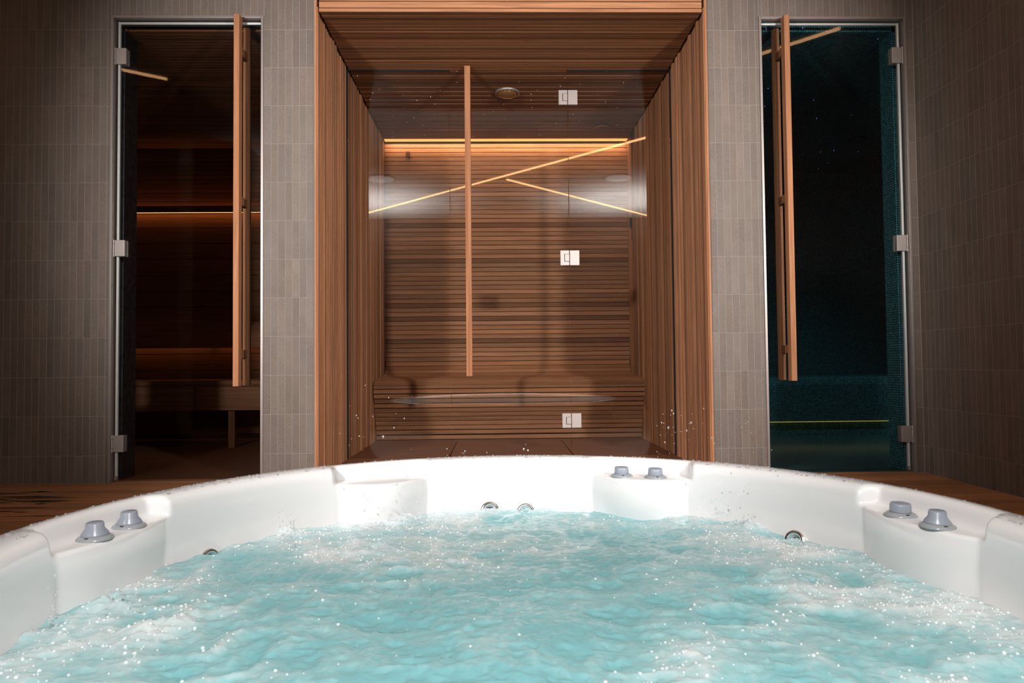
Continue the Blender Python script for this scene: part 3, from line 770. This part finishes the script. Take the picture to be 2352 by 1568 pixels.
# jets churn the water white near the wall, clear turquoise pools in the middle
for (px, py, rad, a_) in ((300, 1420, 0.20, 0.35), (420, 1450, 0.16, 0.30), (1750, 1250, 0.22, 0.35), (1820, 1340, 0.20, 0.30), (2150, 1450, 0.35, 0.22), (800, 1270, 0.15, 0.25), (1500, 1560, 0.14, 0.25), (1560, 1520, 0.14, 0.2), (1150, 1400, 0.22, -0.28), (760, 1500, 0.25, -0.30), (1000, 1520, 0.25, -0.30), (1350, 1420, 0.20, -0.26), (1650, 1500, 0.14, -0.30), (550, 1330, 0.18, -0.22), (1900, 1250, 0.10, -0.15)):
    p = at_z(px, py, WZ)
    foam = foam+a_*np.exp(-((X-p.x)**2+(Y-p.y)**2)/rad**2*1.5)
idx = -np.ones(X.shape, int); idx[keep] = np.arange(keep.sum())
co = np.stack([X[keep], Y[keep], Hh[keep]], 1).astype(np.float32)
q4 = np.stack([idx[:-1, :-1], idx[:-1, 1:], idx[1:, 1:], idx[1:, :-1]], -1).reshape(-1, 4); q4 = q4[(q4 >= 0).all(1)]
me = bpy.data.meshes.new('water')
me.vertices.add(len(co)); me.vertices.foreach_set('co', co.ravel())
me.loops.add(q4.size); me.loops.foreach_set('vertex_index', q4.ravel().astype(np.int32))
me.polygons.add(len(q4)); me.polygons.foreach_set('loop_start', np.arange(0, q4.size, 4, dtype=np.int32))
me.update(calc_edges=True); me.validate(); me.shade_smooth()
at = me.attributes.new('foam', 'FLOAT', 'POINT'); at.data.foreach_set('value', foam[keep].astype(np.float32))
tag(link('water', me, WATER), 'foaming turquoise water churning in the whirlpool', 'water', kind='stuff')

# bubbles, splashes and drops: far too many to count
def ico(sub):
    import bmesh
    b = bmesh.new(); bmesh.ops.create_icosphere(b, subdivisions=sub, radius=1.0); b.verts.ensure_lookup_table()
    v = np.array([x.co[:] for x in b.verts]); f = np.array([[y_.index for y_ in x.verts] for x in b.faces]); b.free(); return v, f
def balls(name, P_, R_, sub, mat, sq=None):
    v, f = ico(sub); P_ = np.asarray(P_); R_ = np.asarray(R_); k = len(P_)
    sc = np.ones((k, 3)) if sq is None else np.asarray(sq)
    V = (v[None]*(R_[:, None, None]*sc[:, None, :])+P_[:, None, :]).reshape(-1, 3)
    Fc = (f[None]+(np.arange(k)*len(v))[:, None, None]).reshape(-1, 3)
    m_ = bpy.data.meshes.new(name); m_.from_pydata(V.tolist(), [], Fc.tolist()); m_.shade_smooth()
    return link(name, m_, mat)
# surface bubbles, denser where it foams
ii = np.argwhere(keep & (Y > 1.0)); wgt = np.clip(foam[ii[:, 0], ii[:, 1]]-0.25, 0.04, 1)**1.6
sel = ii[rng.choice(len(ii), 3600, replace=False, p=wgt/wgt.sum())]
bp_ = np.stack([X[sel[:, 0], sel[:, 1]], Y[sel[:, 0], sel[:, 1]], Hh[sel[:, 0], sel[:, 1]]], 1)
br_ = rng.gamma(2.0, 0.00065, len(bp_))+0.0006
bp_[:, :2] += rng.normal(0, 0.002, (len(bp_), 2))
tag(balls('surface_bubbles', bp_, np.clip(br_, 0.0006, 0.0042), 1, BUBBLE), 'countless small shiny bubbles on the churning water', 'bubbles', kind='stuff')
# drops thrown into the air
dp = []; dr = []
def spray(px0, px1, py0, py1, y0, y1, k, r0, r1):
    for _ in range(k):
        p = at_y(rng.uniform(px0, px1), rng.uniform(py0, py1), rng.uniform(y0, y1)); dp.append(tuple(p)); dr.append(r0+(r1-r0)*rng.random()**2.5)
spray(1500, 1640, 930, 1050, 2.35, 2.6, 34, 0.0010, 0.0034)
spray(1640, 1800, 960, 1050, 2.35, 2.6, 16, 0.0010, 0.0026)
spray(780, 960, 850, 1050, 2.35, 2.6, 22, 0.0010, 0.0030)
spray(1000, 1230, 1020, 1048, 2.35, 2.6, 8, 0.0010, 0.0036)
spray(1570, 1830, 1085, 1215, 2.2, 2.45, 75, 0.0008, 0.0032)
spray(790, 985, 1085, 1205, 2.2, 2.45, 34, 0.0010, 0.0042)
spray(1640, 1780, 1150, 1215, 2.2, 2.35, 40, 0.0010, 0.0050)
spray(640, 680, 1170, 1235, 2.0, 2.1, 60, 0.0010, 0.0036)
spray(110, 135, 1320, 1440, 1.45, 1.5, 22, 0.0012, 0.0034)
spray(240, 330, 1340, 1400, 1.5, 1.6, 22, 0.0012, 0.0034)
for px, py, r_ in ((880, 1003, 0.0062), (905, 982, 0.004), (893, 913, 0.0040), (1203, 1031, 0.0048), (1535, 982, 0.0056), (838, 1138, 0.0068), (917, 1136, 0.0060), (912, 1110, 0.0055), (927, 1122, 0.0050), (1645, 1147, 0.0056), (1756, 1124, 0.0058), (1773, 1114, 0.0052), (923, 1185, 0.009), (1068, 1036, 0.0042), (780, 995, 0.0026)):
    dp.append(tuple(at_y(px, py, 2.3))); dr.append(r_*0.62)
sq = np.ones((len(dp), 3)); sq[:, 2] = rng.uniform(0.9, 1.35, len(dp))
tag(balls('splash_droplets', dp, dr, 2, DROP, sq), 'clear water drops flying up over the far rim', 'droplets', kind='stuff')
# beads of water lying on the rim and the shell
rp = []; rq = []; rs = []
for _ in range(1500):
    th = rng.uniform(-95, 95); r_ = rng.uniform(1.070, 1.146)
    inpod = any(a-1 < th < b+1 for a, b, _r_ in PODS)
    if inpod and r_ < 1.125: continue
    z_ = 0.2415 if r_ < 1.138 else 0.2405-(r_-1.138)*0.7
    rp.append(tuple(polar(th, r_, z_))); v_ = 0.0014+0.0038*rng.random()**2.5; rq.append(v_); rs.append((1, 1, 0.55))
tag(balls('rim_droplets', rp, rq, 1, DROP, rs), 'fine water beads lying along the white rim', 'droplets', kind='stuff')
